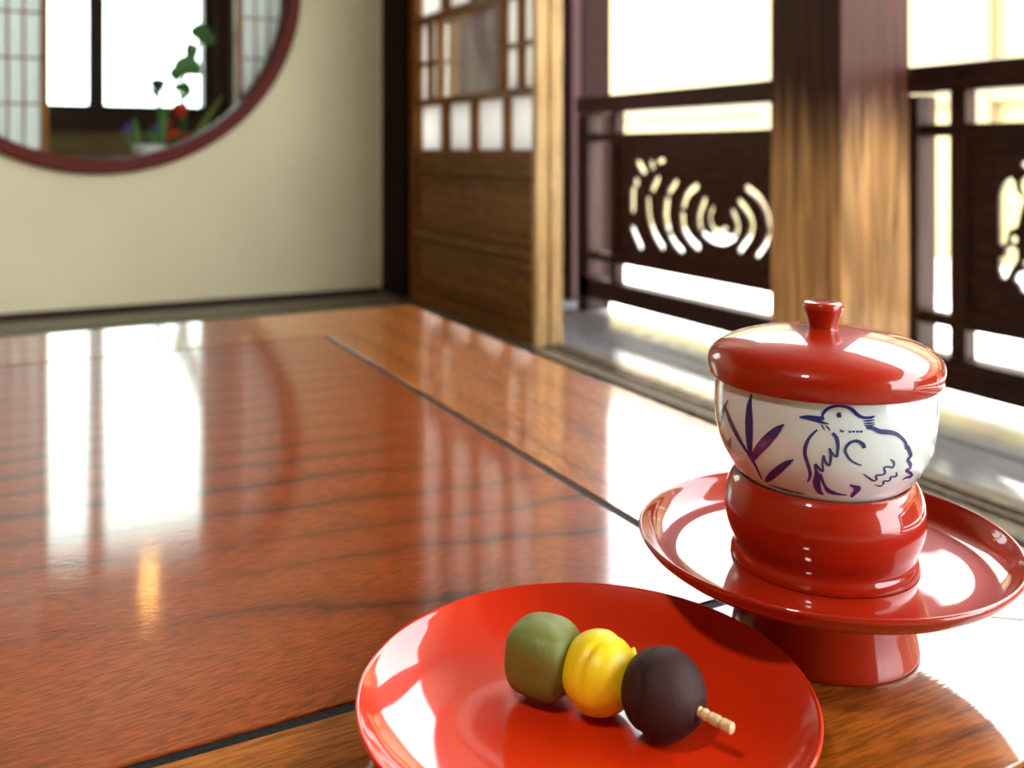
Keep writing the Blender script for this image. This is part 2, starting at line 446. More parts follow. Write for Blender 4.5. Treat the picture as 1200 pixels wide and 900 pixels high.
def shoji_screen(label, x0, x1, y, vx, hz, z0=.02, z1=1.80):
    t = thing('paper_screen', label, 'screen', ((x0+x1)/2, y+.015, z0), 'paper screens behind the round opening')
    s = .022
    obj('stile', bx(x0, x0+s, y, y+.03, z0, z1), M['doorZ'], t); obj('stile', bx(x1-s, x1, y, y+.03, z0, z1), M['doorZ'], t)
    obj('rail', bx(x0+s, x1-s, y, y+.03, z0, z0+.05), M['doorZ'], t); obj('rail', bx(x0+s, x1-s, y, y+.03, z1-.04, z1), M['doorZ'], t)
    for v in vx: obj('muntin', bx(v-.003, v+.003, y+.004, y+.014, z0+.05, z1-.04), M['doorZ'], t)
    for h in hz: obj('muntin', bx(x0+s, x1-s, y+.005, y+.0135, h-.003, h+.003), M['doorZ'], t)
    obj('paper', bx(x0+s, x1-s, y+.015, y+.0158, z0+.05, z1-.04), M['paper'], t)
    return t
shoji_screen('white paper screen behind the left side of the round opening', -.72, .089, 3.37, [.066-.046*k for k in range(1, 17)], [.671+.146*k for k in range(-4, 8)])
shoji_screen('white paper screen behind the right side of the round opening', .676, 1.19, 3.37, [.698+.046*k for k in range(1, 11)], [.845+.143*k for k in range(-5, 7)])

# ---- sliding doors (two leaves, one behind the other)
def door(name, x0):
    th = .034; y0, y1 = 2.158, 3.060; ys0, ys1 = 2.182, 3.004
    r = struct(name, bx(x0, x0+th, y0, ys0, .012, 1.758), M['doorlit'])
    obj('stile', bx(x0, x0+th, ys1, y1, .012, 1.758), M['doorZ'], r)
    rails = [(.012, .060), (.500, .525), (.670, .693), (.945, .970), (1.115, 1.125), (1.27, 1.28), (1.425, 1.435), (1.58, 1.59), (1.72, 1.758)]
    for z0, z1 in rails:
        d = .004 if z1-z0 < .015 else 0
        obj('rail', bx(x0+d, x0+th-d, ys0, ys1, z0, z1), M['doorY'], r, bevel=.001)
    # lower board panels and mouldings
    for z0, z1 in ((.060, .20), (.29, .425)):
        obj('board', bx(x0+.010, x0+.022, ys0, ys1, z0, z1), M['doorY'], r)
    obj('board', bx(x0+.010, x0+.022, ys0, ys1, .20, .29), M['doorY'], r)
    obj('board', bx(x0+.010, x0+.022, ys0, ys1, .425, .50), M['doorY'], r)
    for z0, z1, p in ((.205, .222, -.009), (.235, .262, -.006), (.270, .288, -.009), (.422, .436, -.009), (.450, .462, -.006), (.075, .088, -.006)):
        obj('moulding', bx(x0+p, x0+.030, ys0, ys1, z0, z1), M['doorY'], r, bevel=.003)
    # muntins
    cols = [(2.364, 2.345), (2.579, 2.554), (2.799, 2.764)]
    def mun(ya, yb, z0, z1): obj('muntin', bx(x0+.004, x0+.026, min(ya, yb), max(ya, yb), z0, z1), M['doorZ'], r)
    def pane(ya, yb, z0, z1): obj('paper_pane', bx(x0+.0262, x0+.027, ya, yb, z0, z1), M['paper2'], r)
    rows = [(.525, .670), (.970, 1.115), (1.125, 1.27), (1.28, 1.425), (1.435, 1.58), (1.59, 1.72)]
    for z0, z1 in rows:
        for a, b in cols: mun(a, b, z0, z1)
        e = [ys0, 2.345, 2.364, 2.554, 2.579, 2.764, 2.799, ys1]
        for i in range(0, 8, 2): pane(e[i], e[i+1], z0, z1)
    # middle row: glass light between two small paper lattices
    z0, z1 = .693, .945
    for a, b in ((2.262, 2.277), (2.369, 2.401), (2.822, 2.838), (2.905, 2.915)): mun(a, b, z0, z1)
    for a, b in ((ys0, 2.369), (2.838, ys1)):
        obj('muntin', bx(x0+.006, x0+.024, a, b, .806, .818), M['doorY'], r)
    for a, b in ((ys0, 2.262), (2.277, 2.369), (2.838, 2.905), (2.915, ys1)):
        pane(a, b, z0, .806); pane(a, b, .818, z1)
    obj('glass_pane', bx(x0+.012, x0+.015, 2.401, 2.822, z0, z1), M['glass'], r)
    return r
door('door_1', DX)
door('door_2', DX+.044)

# ---- end of the veranda
ew = struct('wall_veranda_end', bx(1.345, 1.78, 2.99, 3.05, .07, CZ), M['grey_wall'])
struct('trim_4', bx(1.32, 1.779, 2.93, 3.05, -.011, .07), M['sill'])
tag(obj('outer_post', bx(1.782, 1.90, 2.865, 3.05, -.6, CZ), M['outpost'], bevel=.005), 'dark outer post past the far end of the railing', 'post')

struct('trim_5', bx(1.742, 1.78, 2.872, 2.929, -.011, CZ), M['grey_trim'])
struct('trim_6', bx(1.742, 1.78, 2.929, 2.989, .071, CZ), M['grey_trim'])
# ---- square pillar
s = .202
px0, py0 = rel(.347*1.906, 1.906)
tag(obj('square_pillar', bx(px0, px0+s, py0, py0+s, -.012, 2.30), M['pillar'], bevel=.005),
    'thick square timber pillar, pale at the foot and smoke-dark above', 'pillar')

# ---- railing
def capsule(pts, w, n=7):
    p = cat(pts, 4) if len(pts) > 2 else list(pts)
    L_, R_ = [], []
    m = len(p)
    for i, (a, b) in enumerate(p):
        q, r = p[max(i-1, 0)], p[min(i+1, m-1)]
        dx, dy = r[0]-q[0], r[1]-q[1]; l = math.hypot(dx, dy) or 1
        nx, ny = -dy/l, dx/l
        L_.append((a+nx*w/2, b+ny*w/2)); R_.append((a-nx*w/2, b-ny*w/2))
    def cap(c, st):
        a0 = math.atan2(st[1]-c[1], st[0]-c[0])
        return [(c[0]+w/2*math.cos(a0-PI*k/n), c[1]+w/2*math.sin(a0-PI*k/n)) for k in range(1, n)]
    return L_+cap(p[-1], L_[-1])+R_[::-1]+cap(p[0], R_[0])
def carved(name, y0, y1, z0, z1, x0, x1, holes, parent):
    cu = bpy.data.curves.new(name, 'CURVE'); cu.dimensions = '2D'; cu.fill_mode = 'BOTH'; cu.extrude = (x1-x0)/2
    for loop in [[(y0, z0), (y1, z0), (y1, z1), (y0, z1)]]+holes:
        sp = cu.splines.new('POLY'); sp.points.add(len(loop)-1)
        for i, (a, b) in enumerate(loop): sp.points[i].co = (a, b, 0, 1)
        sp.use_cyclic_u = True
    co = bpy.data.objects.new('tmp', cu); COL.objects.link(co)
    dg = bpy.context.evaluated_depsgraph_get()
    me = bpy.data.meshes.new_from_object(co.evaluated_get(dg))
    bpy.data.objects.remove(co); bpy.data.curves.remove(cu)
    me.name = name
    me.transform(Matrix(((0, 0, 1, (x0+x1)/2), (1, 0, 0, 0), (0, 1, 0, 0), (0, 0, 0, 1))))
    me.transform(Matrix.Translation(-origin(parent)))
    me.materials.clear(); me.materials.append(M['darkY'])
    o = bpy.data.objects.new(name, me); COL.objects.link(o); o.parent = parent
    return o
SLOTS = [([(2.075, 0.3629), (2.0868, 0.3369), (2.075, 0.3093), (2.0461, 0.2989), (2.0196, 0.3102)], 0.0138),
 ([(2.1096, 0.3834), (2.1266, 0.3537), (2.1347, 0.3275), (2.1276, 0.3055)], 0.018),
 ([(2.1145, 0.2904), (2.075, 0.2746), (2.0271, 0.2724), (1.9852, 0.2883)], 0.0163),
 ([(1.9917, 0.3583), (1.9761, 0.3348), (1.9716, 0.3138), (1.9788, 0.301)], 0.0159),
 ([(1.9643, 0.3872), (1.9357, 0.3645), (1.9163, 0.3358), (1.9225, 0.2994), (1.9625, 0.2568)], 0.0169),
 ([(1.9357, 0.4247), (1.8921, 0.4025), (1.8624, 0.3687), (1.8499, 0.3286)], 0.0177),
 ([(1.8499, 0.3082), (1.8708, 0.2742), (1.8964, 0.2482)], 0.0141),
 ([(2.1469, 0.4204), (2.1863, 0.3961), (2.2053, 0.3624)], 0.0196),
 ([(2.2106, 0.3357), (2.2021, 0.2967), (2.1706, 0.2665), (2.1398, 0.2498)], 0.0209),
 ([(2.2397, 0.4305), (2.2726, 0.3992)], 0.0174),
 ([(2.2837, 0.3718), (2.2893, 0.3309), (2.2781, 0.2945)], 0.0243),
 ([(2.2671, 0.2718), (2.2397, 0.2474), (2.2127, 0.2332)], 0.0173),
 ([(2.329, 0.4381), (2.3557, 0.4042)], 0.0193),
 ([(2.3792, 0.3741), (2.3733, 0.3258), (2.3464, 0.2723), (2.3062, 0.2346)], 0.0193),
 ([(2.3006, 0.4932), (2.3267, 0.4888)], 0.0123),
 ([(2.3615, 0.4856), (2.3569, 0.4733)], 0.0194),
 ([(2.4298, 0.4848), (2.3995, 0.4586)], 0.0211),
 ([(2.442, 0.4265), (2.4408, 0.4209)], 0.0241),
 ([(2.4581, 0.399), (2.4606, 0.3383)], 0.0228),
 ([(2.4606, 0.2777), (2.4176, 0.2245)], 0.0198)]
def railing(label, yA, yB, pA, pB, holes):
    """yA..yB: posts; pA..pB: carved board"""
    t = thing('railing', label, 'railing', (BX, (yA+yB)/2, -.012), 'carved veranda railings')
    pw = .07; z = -.0135
    for y in (yA, yB-pw if yB > 2 else yB-.028):
        obj('post', bx(BX-.012, BX+.045, y, y+(pw if yB > 2 or y == yA else .028), z, .64), M['darkZ'], t)
    obj('top_rail', bx(BX-.018, BX+.05, yA, yB, .645, .702), M['darkY'], t, bevel=.004)
    obj('rail', bx(BX, BX+.035, yA+.01, yB-.01, .553, .578), M['darkY'], t)
    obj('rail', bx(BX, BX+.035, yA+.01, yB-.01, .160, .185), M['darkY'], t)
    obj('bottom_rail', bx(BX-.012, BX+.045, yA, yB, .032, .098), M['darkY'], t, bevel=.003)
    obj('stile', bx(BX+.001, BX+.034, pB, pB+.036, .098, .645), M['darkZ'], t)
    obj('stile', bx(BX+.001, BX+.034, pA-.036, pA, .098, .645), M['darkZ'], t)
    carved('carved_board', pA, pB, .185, .553, BX+.012, BX+.021, holes, t)
    for z0, z1 in ((.185, .200), (.538, .553)):
        obj('inner_moulding', bx(BX+.004, BX+.0098, pA, pB, z0, z1), M['darkY'], t)
    return t
holes_l = [capsule(p, w_) for p, w_ in SLOTS]
railing('dark carved railing left of the square pillar, cut with water ripple slots', 1.44, 2.752, 1.60, 2.535, holes_l)
TR3 = [[(1.2085, 0.3412), (1.2092, 0.3949), (1.2079, 0.4392), (1.1982, 0.4616), (1.1826, 0.4726), (1.1746, 0.4623), (1.1712, 0.4438), (1.1547, 0.4302), (1.1626, 0.407), (1.1699, 0.3756), (1.1867, 0.3681), (1.1928, 0.3426), (1.2003, 0.3369)],
 [(1.1339, 0.4556), (1.1355, 0.4471), (1.1398, 0.4401), (1.146, 0.436), (1.153, 0.4357), (1.1593, 0.4393), (1.1637, 0.446), (1.1653, 0.4545), (1.1637, 0.4631), (1.1593, 0.4701), (1.153, 0.4741), (1.146, 0.4743), (1.1398, 0.4707), (1.1355, 0.464)],
 [(1.1314, 0.4971), (1.1329, 0.4936), (1.1372, 0.4908), (1.1434, 0.4891), (1.1504, 0.489), (1.1567, 0.4904), (1.161, 0.4932), (1.1626, 0.4966), (1.161, 0.5001), (1.1567, 0.503), (1.1504, 0.5046), (1.1434, 0.5046), (1.1372, 0.5032), (1.1329, 0.5005)],
 [(1.1686, 0.3515), (1.1694, 0.3479), (1.1718, 0.3449), (1.1753, 0.3431), (1.1792, 0.3427), (1.1827, 0.344), (1.1851, 0.3466), (1.186, 0.35), (1.1851, 0.3536), (1.1827, 0.3567), (1.1792, 0.3585), (1.1753, 0.3588), (1.1718, 0.3576), (1.1694, 0.3549)],
 [(1.2099, 0.2873), (1.2072, 0.3129), (1.1948, 0.3173), (1.1962, 0.3297), (1.1826, 0.3385), (1.1692, 0.3322), (1.1692, 0.3105), (1.1826, 0.2936), (1.1914, 0.2756), (1.2017, 0.2706)],
 [(1.1462, 0.3068), (1.1469, 0.303), (1.1487, 0.2998), (1.1513, 0.2979), (1.1542, 0.2976), (1.1568, 0.2989), (1.1587, 0.3017), (1.1593, 0.3054), (1.1587, 0.3092), (1.1568, 0.3124), (1.1542, 0.3144), (1.1513, 0.3147), (1.1487, 0.3133), (1.1469, 0.3105)],
 [(1.1779, 0.2723), (1.1712, 0.2855), (1.1547, 0.2924), (1.1385, 0.2863), (1.1365, 0.2651), (1.1482, 0.2483), (1.1613, 0.2527), (1.1666, 0.2644)],
 [(1.125, 0.2424), (1.1261, 0.2385), (1.1293, 0.2351), (1.1339, 0.2328), (1.1391, 0.232), (1.1438, 0.233), (1.147, 0.2355), (1.1482, 0.2391), (1.147, 0.243), (1.1438, 0.2464), (1.1391, 0.2487), (1.1339, 0.2494), (1.1293, 0.2484), (1.1261, 0.2459)]]
holes_r = list(TR3)
for p, w_ in SLOTS:
    q = [(y-1.345, z) for y, z in p]
    if max(a for a, b in q) < 1.06 and min(a for a, b in q) > .44: holes_r.append(capsule(q, w_))
railing('dark carved railing right of the square pillar, cut with cloud-like holes', .23, 1.406, .385, 1.274, holes_r)
railing('dark plain-panelled railing nearest the camera, beyond the right edge', -1.10, .20, -.93, .05, [])

# ---- outside
struct('ground', bx(1.8, 30, -14, 22, -.62, -.60), M['gravel'])
nb = thing('neighbour_building', 'pale yellow building across the way, glaring beyond the railing', 'building', (8.5, 4, -.6))
obj('wall', bx(8.5, 12, -5.0, 16, -.6, 3.7), M['yellow_wall'], nb)
obj('sill_beam', bx(8.38, 8.49, -5.0, 16, 1.0, 1.12), M['beam'], nb)
for y in (-1.5, 1.4, 3.1, 6.0, 9.0): obj('column', bx(8.36, 8.49, y, y+.2, -.6, 3.7), M['beam'] if y > 4 else M['plaster'], nb)
obj('roof', bx(7.9, 12.4, -5.4, 16.4, 3.7, 3.9), M['beam'], nb)

# ---------------------------------------------------------------- low table
TZ = .300
x0, x1, y0, y1 = -.95, .505, .222, 1.290
gx0, gx1, gy0, gy1 = -.78, .331, .370, 1.117
tb = thing('low_table', 'low lacquered table with orange-brown grain and a dark grooved border', 'table', ((x0+x1)/2, (y0+y1)/2, 0))
g = .0032
obj('center_panel', bx(gx0+g, gx1-g, gy0+g, gy1-g, TZ-.03, TZ), M['table_panel'], tb, bevel=.0006)
z_ = TZ-.032
fb = [([(x1, y0), (x1, y1), (gx1+g, gy1+g), (gx1+g, gy0-g)], 'table_frame_y'), ([(x1-.0002, y1), (x0+.0002, y1), (gx0-g, gy1+g+.0002), (gx1+g, gy1+g+.0002)], 'table_frame_x'),
      ([(x0, y1), (x0, y0), (gx0-g, gy0-g), (gx0-g, gy1+g)], 'table_frame_y'), ([(x0+.0002, y0), (x1-.0002, y0), (gx1+g, gy0-g-.0002), (gx0-g, gy0-g-.0002)], 'table_frame_x')]
for pts, m_ in fb: obj('frame_board', prism(pts, z_, TZ), M[m_], tb, bevel=.0006)
obj('groove_inlay', bx((gx0-g+.0004, gx1+g-.0004, gy0-g+.0004, gy0+g-.0004, TZ-.03, TZ-.0007), (gx0-g+.0004, gx1+g-.0004, gy1-g+.0004, gy1+g-.0004, TZ-.03, TZ-.0007),
                        (gx0-g+.0004, gx0+g-.0004, gy0+g, gy1-g, TZ-.03, TZ-.0007), (gx1-g+.0004, gx1+g-.0004, gy0+g, gy1-g, TZ-.03, TZ-.0007)), M['groove'], tb, label='dark sunken groove line')
for a in (0, 1):
    yy_ = y0+.05 if a == 0 else y1-.07
    obj('apron', bx(x0+.05, x1-.05, yy_, yy_+.02, TZ-.075, z_), M['table_frame_x'], tb)
    xx_ = x0+.03 if a == 0 else x1-.05
    obj('apron', bx(xx_, xx_+.02, y0+.07, y1-.07, TZ-.075, z_), M['table_frame_y'], tb)
for xx_ in (x0+.05, x1-.11):
    for yy_ in (y0+.07, y1-.13): obj('leg', bx(xx_, xx_+.06, yy_, yy_+.06, .0, z_), M['table_frame_y'], tb, bevel=.006)

# ---------------------------------------------------------------- cup, lid and stand
AX, AY = rel(.1437, .438)
K = .952
def E_(prof): return [(r*K, EYE+z) for r, z in prof]
st = thing('cup_stand', 'tall red lacquer cup stand with a wide dish, under the tea cup', 'cup stand', (AX, AY, TZ))
obj('dish', lathe(E_([(0, -.1935), (.030, -.1935), (.042, -.1932), (.060, -.1915), (.076, -.1875), (.0845, -.1825), (.0880, -.1785), (.0886, -.1768), (.0876, -.1758), (.0862, -.1768), (.0835, -.1805),
                      (.079, -.1842), (.071, -.1866), (.058, -.1876), (.040, -.1880), (0, -.1880)]), AX, AY), M['lacquer'], st, True)
obj('foot', lathe(E_([(.0410, -.1934), (.0412, -.198), (.0414, -.206), (.0420, -.214), (.0430, -.220), (.0436, -.2238), (.0430, -.2250), (.040, -.2249), (.038, -.222), (.037, -.212), (.036, -.1934)]), AX, AY), M['lacquer'], st, True)
obj('cup_ring', lathe(E_([(.0360, -.1879), (.0430, -.1879), (.0437, -.1868), (.0432, -.1845), (.0421, -.1820), (.0428, -.1788), (.0450, -.1738), (.0465, -.1675), (.0466, -.1615), (.0455, -.1562), (.0435, -.1517),
                          (.0415, -.1495), (.0403, -.1489), (.0396, -.1496), (.0395, -.154), (.0398, -.165), (.037, -.180), (.0360, -.1879)]), AX, AY), M['lacquer'], st, True)
cp = thing('tea_cup', 'lidded white porcelain tea cup painted with a blue bird and reeds', 'cup', (AX, AY, EYE-.165))
CUP = [(.030, -.1562), (.0355, -.152), (.0405, -.1478), (.0450, -.1420), (.0490, -.1340), (.0511, -.124), (.0514, -.114), (.0508, -.104), (.0502, -.0955)]
obj('cup_body', lathe(E_([(0, -.158), (.018, -.158), (.0215, -.160), (.0215, -.164), (.024, -.164), (.0245, -.158)]+CUP+[(.0490, -.0950), (.0482, -.0965), (.0488, -.106), (.0490, -.122), (.046, -.137), (.038, -.148), (.02, -.154), (0, -.155)]), AX, AY), M['porcelain'], cp, True)
def cup_r(z):
    q = sorted([(b, a*K) for a, b in cat(CUP, 4)])
    z -= EYE
    if z <= q[0][0]: return q[0][1]
    for (za, ra), (zb, rb) in zip(q, q[1:]):
        if z <= zb: return ra+(rb-ra)*(z-za)/(zb-za)
    return q[-1][1]
PH = math.atan2(-AY, -AX)
def brush(strokes, zmax=None):
    """painted strokes as thin ribbons lying on the cup's wall"""
    bm = bmesh.new()
    for pts, wd in strokes:
        ws = wd if isinstance(wd, list) else [wd*.5]+[wd]*(len(pts)-2)+[wd*.5]
        p = cat([(a*.05, z, w_) for (a, z), w_ in zip(pts, ws)], 5)
        prev = None
        for i, (u, z, w_) in enumerate(p):
            a, b = p[max(i-1, 0)], p[min(i+1, len(p)-1)]
            du, dz = b[0]-a[0], b[1]-a[1]; l = math.hypot(du, dz) or 1
            nx, nz = -dz/l, du/l
            row = []
            for sgn in (-1, -.33, .33, 1):
                uu, zz = u+nx*w_*.52*sgn/max(.4, math.cos(u/.05-PH)), z+nz*w_*.52*sgn
                r = cup_r(zz)+.00018
                row.append(bm.verts.new((AX+r*math.cos(uu/.05), AY+r*math.sin(uu/.05), zz)))
            if prev:
                for k in range(3): bm.faces.new((prev[k], prev[k+1], row[k+1], row[k]))
            prev = row
    return bm
BIRD = [([(-2.3722, 0.41408), (-2.367, 0.41593), (-2.3255, 0.41816), (-2.2629, 0.41938), (-2.1896, 0.41928), (-2.1374, 0.41833), (-2.0857, 0.41607), (-2.037, 0.41502), (-1.9757, 0.41496), (-1.9413, 0.41554)], [0.00076, 0.00114, 0.00114, 0.00114, 0.00114, 0.00151, 0.00151, 0.00114, 0.00114, 0.00057]),
 ([(-2.5608, 0.41343), (-2.4922, 0.41372), (-2.4189, 0.41359), (-2.3567, 0.41414)], [0.00057, 0.00189, 0.00227, 0.00114]),
 ([(-2.4189, 0.41279), (-2.3671, 0.41228), (-2.3207, 0.41182)], [0.00114, 0.00095, 0.00038]),
 ([(-2.2586, 0.41622), (-2.248, 0.41595), (-2.2379, 0.4158), (-2.2262, 0.41553), (-2.2183, 0.41554)], [0.00057, 0.00189, 0.00227, 0.00151, 0.00038]),
 ([(-2.0424, 0.41371), (-1.9937, 0.41365), (-1.9433, 0.41402)], 0.00076),
 ([(-2.0385, 0.41271), (-1.9937, 0.4126), (-1.9433, 0.41286)], 0.00076),
 ([(-2.0332, 0.41182), (-1.9883, 0.41165), (-1.9433, 0.41207)], 0.00076),
 ([(-2.0224, 0.41087), (-1.9901, 0.41087), (-1.9507, 0.41123)], 0.00076),
 ([(-2.2332, 0.41), (-2.218, 0.40922), (-2.1999, 0.40943)], 0.00076),
 ([(-2.1622, 0.40944), (-2.1535, 0.40897), (-2.1417, 0.4095)], 0.00076),
 ([(-2.131, 0.40965), (-2.1224, 0.40913), (-2.1139, 0.40961)], 0.00076),
 ([(-2.0999, 0.40971), (-2.0902, 0.40913), (-2.0806, 0.40961)], 0.00076),
 ([(-2.0698, 0.40971), (-2.0601, 0.40919), (-2.0482, 0.40961)], 0.00076),
 ([(-2.3825, 0.41159), (-2.3691, 0.41043), (-2.3516, 0.40917)], 0.00068),
 ([(-2.3465, 0.41108), (-2.3259, 0.41034), (-2.3105, 0.40924)], 0.00068),
 ([(-2.4136, 0.40914), (-2.4712, 0.40586), (-2.5082, 0.40188), (-2.5153, 0.39796), (-2.4958, 0.39416), (-2.4789, 0.39022), (-2.485, 0.38773), (-2.508, 0.3852)], [0.00076, 0.00114, 0.00151, 0.00151, 0.00151, 0.00151, 0.00114, 0.00057]),
 ([(-2.2898, 0.40835), (-2.2586, 0.4063), (-2.248, 0.40313), (-2.2501, 0.40102), (-2.2575, 0.39852), (-2.2944, 0.39978), (-2.3152, 0.40183), (-2.3043, 0.39806), (-2.3192, 0.39436), (-2.3512, 0.39615), (-2.3618, 0.3986), (-2.3723, 0.39495), (-2.367, 0.39156), (-2.3991, 0.39256), (-2.4311, 0.39402), (-2.4216, 0.39002)], [0.00114, 0.00151, 0.00132, 0.00114, 0.00114, 0.00114, 0.00076, 0.00114, 0.00114, 0.00114, 0.00076, 0.00095, 0.00095, 0.00114, 0.00114, 0.00114]),
 ([(-2.4293, 0.39236), (-2.4167, 0.38882), (-2.4244, 0.38505), (-2.4032, 0.38118), (-2.3603, 0.37969)], [0.00076, 0.00265, 0.00341, 0.00265, 0.00076]),
 ([(-2.3943, 0.39016), (-2.3553, 0.38487), (-2.3065, 0.38176), (-2.2062, 0.38053), (-2.1301, 0.38033)], [0.00151, 0.00132, 0.00227, 0.00114, 0.00057]),
 ([(-2.1261, 0.38565), (-2.0828, 0.38478), (-2.0477, 0.38366), (-2.0608, 0.38166), (-2.0865, 0.3792)], [0.00076, 0.00151, 0.00303, 0.00227, 0.00151]),
 ([(-2.0116, 0.41087), (-1.956, 0.41055), (-1.8984, 0.40922), (-1.8146, 0.40861), (-1.7385, 0.40752), (-1.6696, 0.40504), (-1.6318, 0.40267), (-1.6368, 0.40054)], [0.00114, 0.00151, 0.00189, 0.00189, 0.00151, 0.00114, 0.00114, 0.00057]),
 ([(-1.6153, 0.40201), (-1.587, 0.39963), (-1.5579, 0.39717), (-1.5867, 0.39569), (-1.54, 0.39309), (-1.531, 0.39128), (-1.5758, 0.39075), (-1.4881, 0.38845), (-1.4553, 0.38662), (-1.5354, 0.38704), (-1.5782, 0.38617)], [0.00114, 0.00151, 0.00132, 0.00114, 0.00132, 0.00114, 0.00114, 0.00114, 0.00114, 0.00095, 0.00057]),
 ([(-2.0315, 0.40239), (-2.0424, 0.40397), (-2.0857, 0.40529), (-2.1385, 0.40496), (-2.1806, 0.40279), (-2.185, 0.40062), (-2.146, 0.3974), (-2.0898, 0.39575), (-2.0455, 0.39496)], [0.00151, 0.00151, 0.00132, 0.00114, 0.00114, 0.00114, 0.00095, 0.00076, 0.00057]),
 ([(-2.0221, 0.39125), (-1.9595, 0.38899), (-1.9183, 0.38772), (-1.8838, 0.38825), (-1.9045, 0.39012), (-1.8546, 0.39024), (-1.8156, 0.39104), (-1.8369, 0.39343), (-1.7936, 0.39383), (-1.7447, 0.39329), (-1.7452, 0.39555), (-1.7883, 0.39714)], 0.00076),
 ([(-1.895, 0.38577), (-1.8232, 0.38462), (-1.7968, 0.38575), (-1.8109, 0.38703), (-1.7425, 0.38702), (-1.7404, 0.38883), (-1.6808, 0.38875), (-1.6967, 0.39069)], 0.00068)]
REED = [([(-3.011, 0.41941), (-3.0343, 0.4146), (-3.037, 0.40884), (-3.0398, 0.40302), (-3.0501, 0.39701), (-3.0585, 0.3912)], [0.00038, 0.00208, 0.00322, 0.00341, 0.00265, 0.00151]),
 ([(-2.6887, 0.4096), (-2.7485, 0.40672), (-2.8249, 0.40257), (-2.9115, 0.39783), (-2.9985, 0.3929), (-3.0359, 0.38995)], [0.00038, 0.00265, 0.00378, 0.00378, 0.00265, 0.00114]),
 ([(-3.3917, 0.40976), (-3.3099, 0.40485), (-3.2145, 0.39959), (-3.1382, 0.39524), (-3.0635, 0.39113)], [0.00114, 0.00227, 0.00246, 0.00189, 0.00151]),
 ([(-2.615, 0.39501), (-2.6899, 0.39226), (-2.7803, 0.38817), (-2.8869, 0.38375), (-2.9881, 0.37999)], [0.00038, 0.00227, 0.00303, 0.00265, 0.00114]),
 ([(-3.1011, 0.39336), (-3.0589, 0.39027), (-3.0335, 0.3875), (-3.0251, 0.38447), (-3.0244, 0.38051)], [0.00114, 0.00189, 0.00151, 0.00114, 0.00076]),
 ([(-3.336, 0.41295), (-3.4082, 0.40834), (-3.4912, 0.40302), (-3.5732, 0.39792)], [0.00038, 0.00151, 0.00151, 0.00076]),
 ([(-3.5728, 0.39578), (-3.4789, 0.39346), (-3.4114, 0.39078)], [0.00057, 0.00095, 0.00151]),
 ([(-3.3301, 0.39589), (-3.3704, 0.3929), (-3.4103, 0.39017)], [0.00057, 0.00151, 0.00151]),
 ([(-2.9573, 0.37904), (-2.8612, 0.37871), (-2.7552, 0.37845), (-2.6404, 0.37826), (-2.555, 0.3787)], [0.00038, 0.00076, 0.00095, 0.00076, 0.00038])]
obj('painted_bird', brush(BIRD), M['cobalt'], cp, label='bird drawn in blue brush lines')
obj('painted_reed', brush(REED), M['cobalt'], cp, label='blue painted reed leaves')
ld = obj('lid', lathe(E_([(0, -.0945), (.030, -.0945), (.0470, -.0946), (.0506, -.0948), (.0512, -.098), (.0515, -.1030), (.0526, -.1047), (.0540, -.1034), (.0547, -.1000), (.0546, -.0968), (.0536, -.0942), (.0505, -.0912), (.044, -.0882),
                          (.034, -.0853), (.023, -.0834), (.012, -.0825), (0, -.0823)]), AX, AY), M['lacquer'], cp, True, label='red lacquer lid')
obj('knob', lathe(E_([(.0084, -.0836), (.0073, -.0826), (.0071, -.0812), (.0076, -.0788), (.0087, -.0755), (.0095, -.0735), (.0096, -.0720), (.0088, -.0706), (.006, -.0699), (0, -.0697)]), AX, AY, 64), M['lacquer'], ld, True)

# ---------------------------------------------------------------- plate and dango
PX, PY = rel(.0278, .3612)
KP = .968
def T_(prof): return [(r*KP, TZ+z) for r, z in prof]
pl = thing('sweets_plate', 'round red lacquer plate holding the skewered dumplings', 'plate', (PX, PY, TZ))
obj('plate_dish', lathe(T_([(0, .0032), (.036, .0032), (.040, .0030), (.0410, .0002), (.0435, 0), (.0450, .0025), (.055, .0040), (.070, .0078), (.082, .0138), (.0880, .0182), (.0893, .0198), (.0890, .0208), (.0880, .0208),
                           (.0858, .0190), (.080, .0152), (.070, .0110), (.058, .0082), (.046, .0071), (.030, .0068), (0, .0068)]), PX, PY), M['lacquer_plate'], pl, True)

dg_ = thing('dumpling_skewer', 'three round dumplings, green, yellow and brown, on a bamboo pick', 'dumplings', (PX, PY, TZ+.007))
G = Vector((.1862, .3292, EYE-.2018)); Yc = Vector((.2003, .3100, EYE-.2030)); B = Vector((.2135, .2867, EYE-.2024)); TIP = Vector((.2228, .2590, EYE-.2035))
axis_ = (B-G).normalized()
def dumpling(name, c, r, mat, fn, label):
    bm = bmesh.new(); bmesh.ops.create_icosphere(bm, subdivisions=5, radius=1)
    for v in bm.verts:
        n = v.co.normalized()
        v.co = c + n*r*fn(n)
        v.co.z = max(v.co.z, TZ+.0069)
    return obj(name, bm, mat, dg_, True, label=label)
side = axis_.cross(Vector((0, 0, 1))).normalized(); upv = side.cross(axis_)
def loc(n): return n.dot(axis_), n.dot(side), n.dot(upv)
def fg(n):      # squarish, flattened at the ends
    a, s_, u = loc(n)
    k = (abs(a)**3.4+abs(s_)**3.4+abs(u)**3.4)**(-1/3.4)
    k = .35*k+.65*(k**.75)
    return .925*k*(1+.012*noise.noise(n*2.2))+.012*noise.noise(n*3.1+Vector((3, 1, 2)))
def groove(d, w_, dep): return -dep*math.exp(-(d/w_)**2)
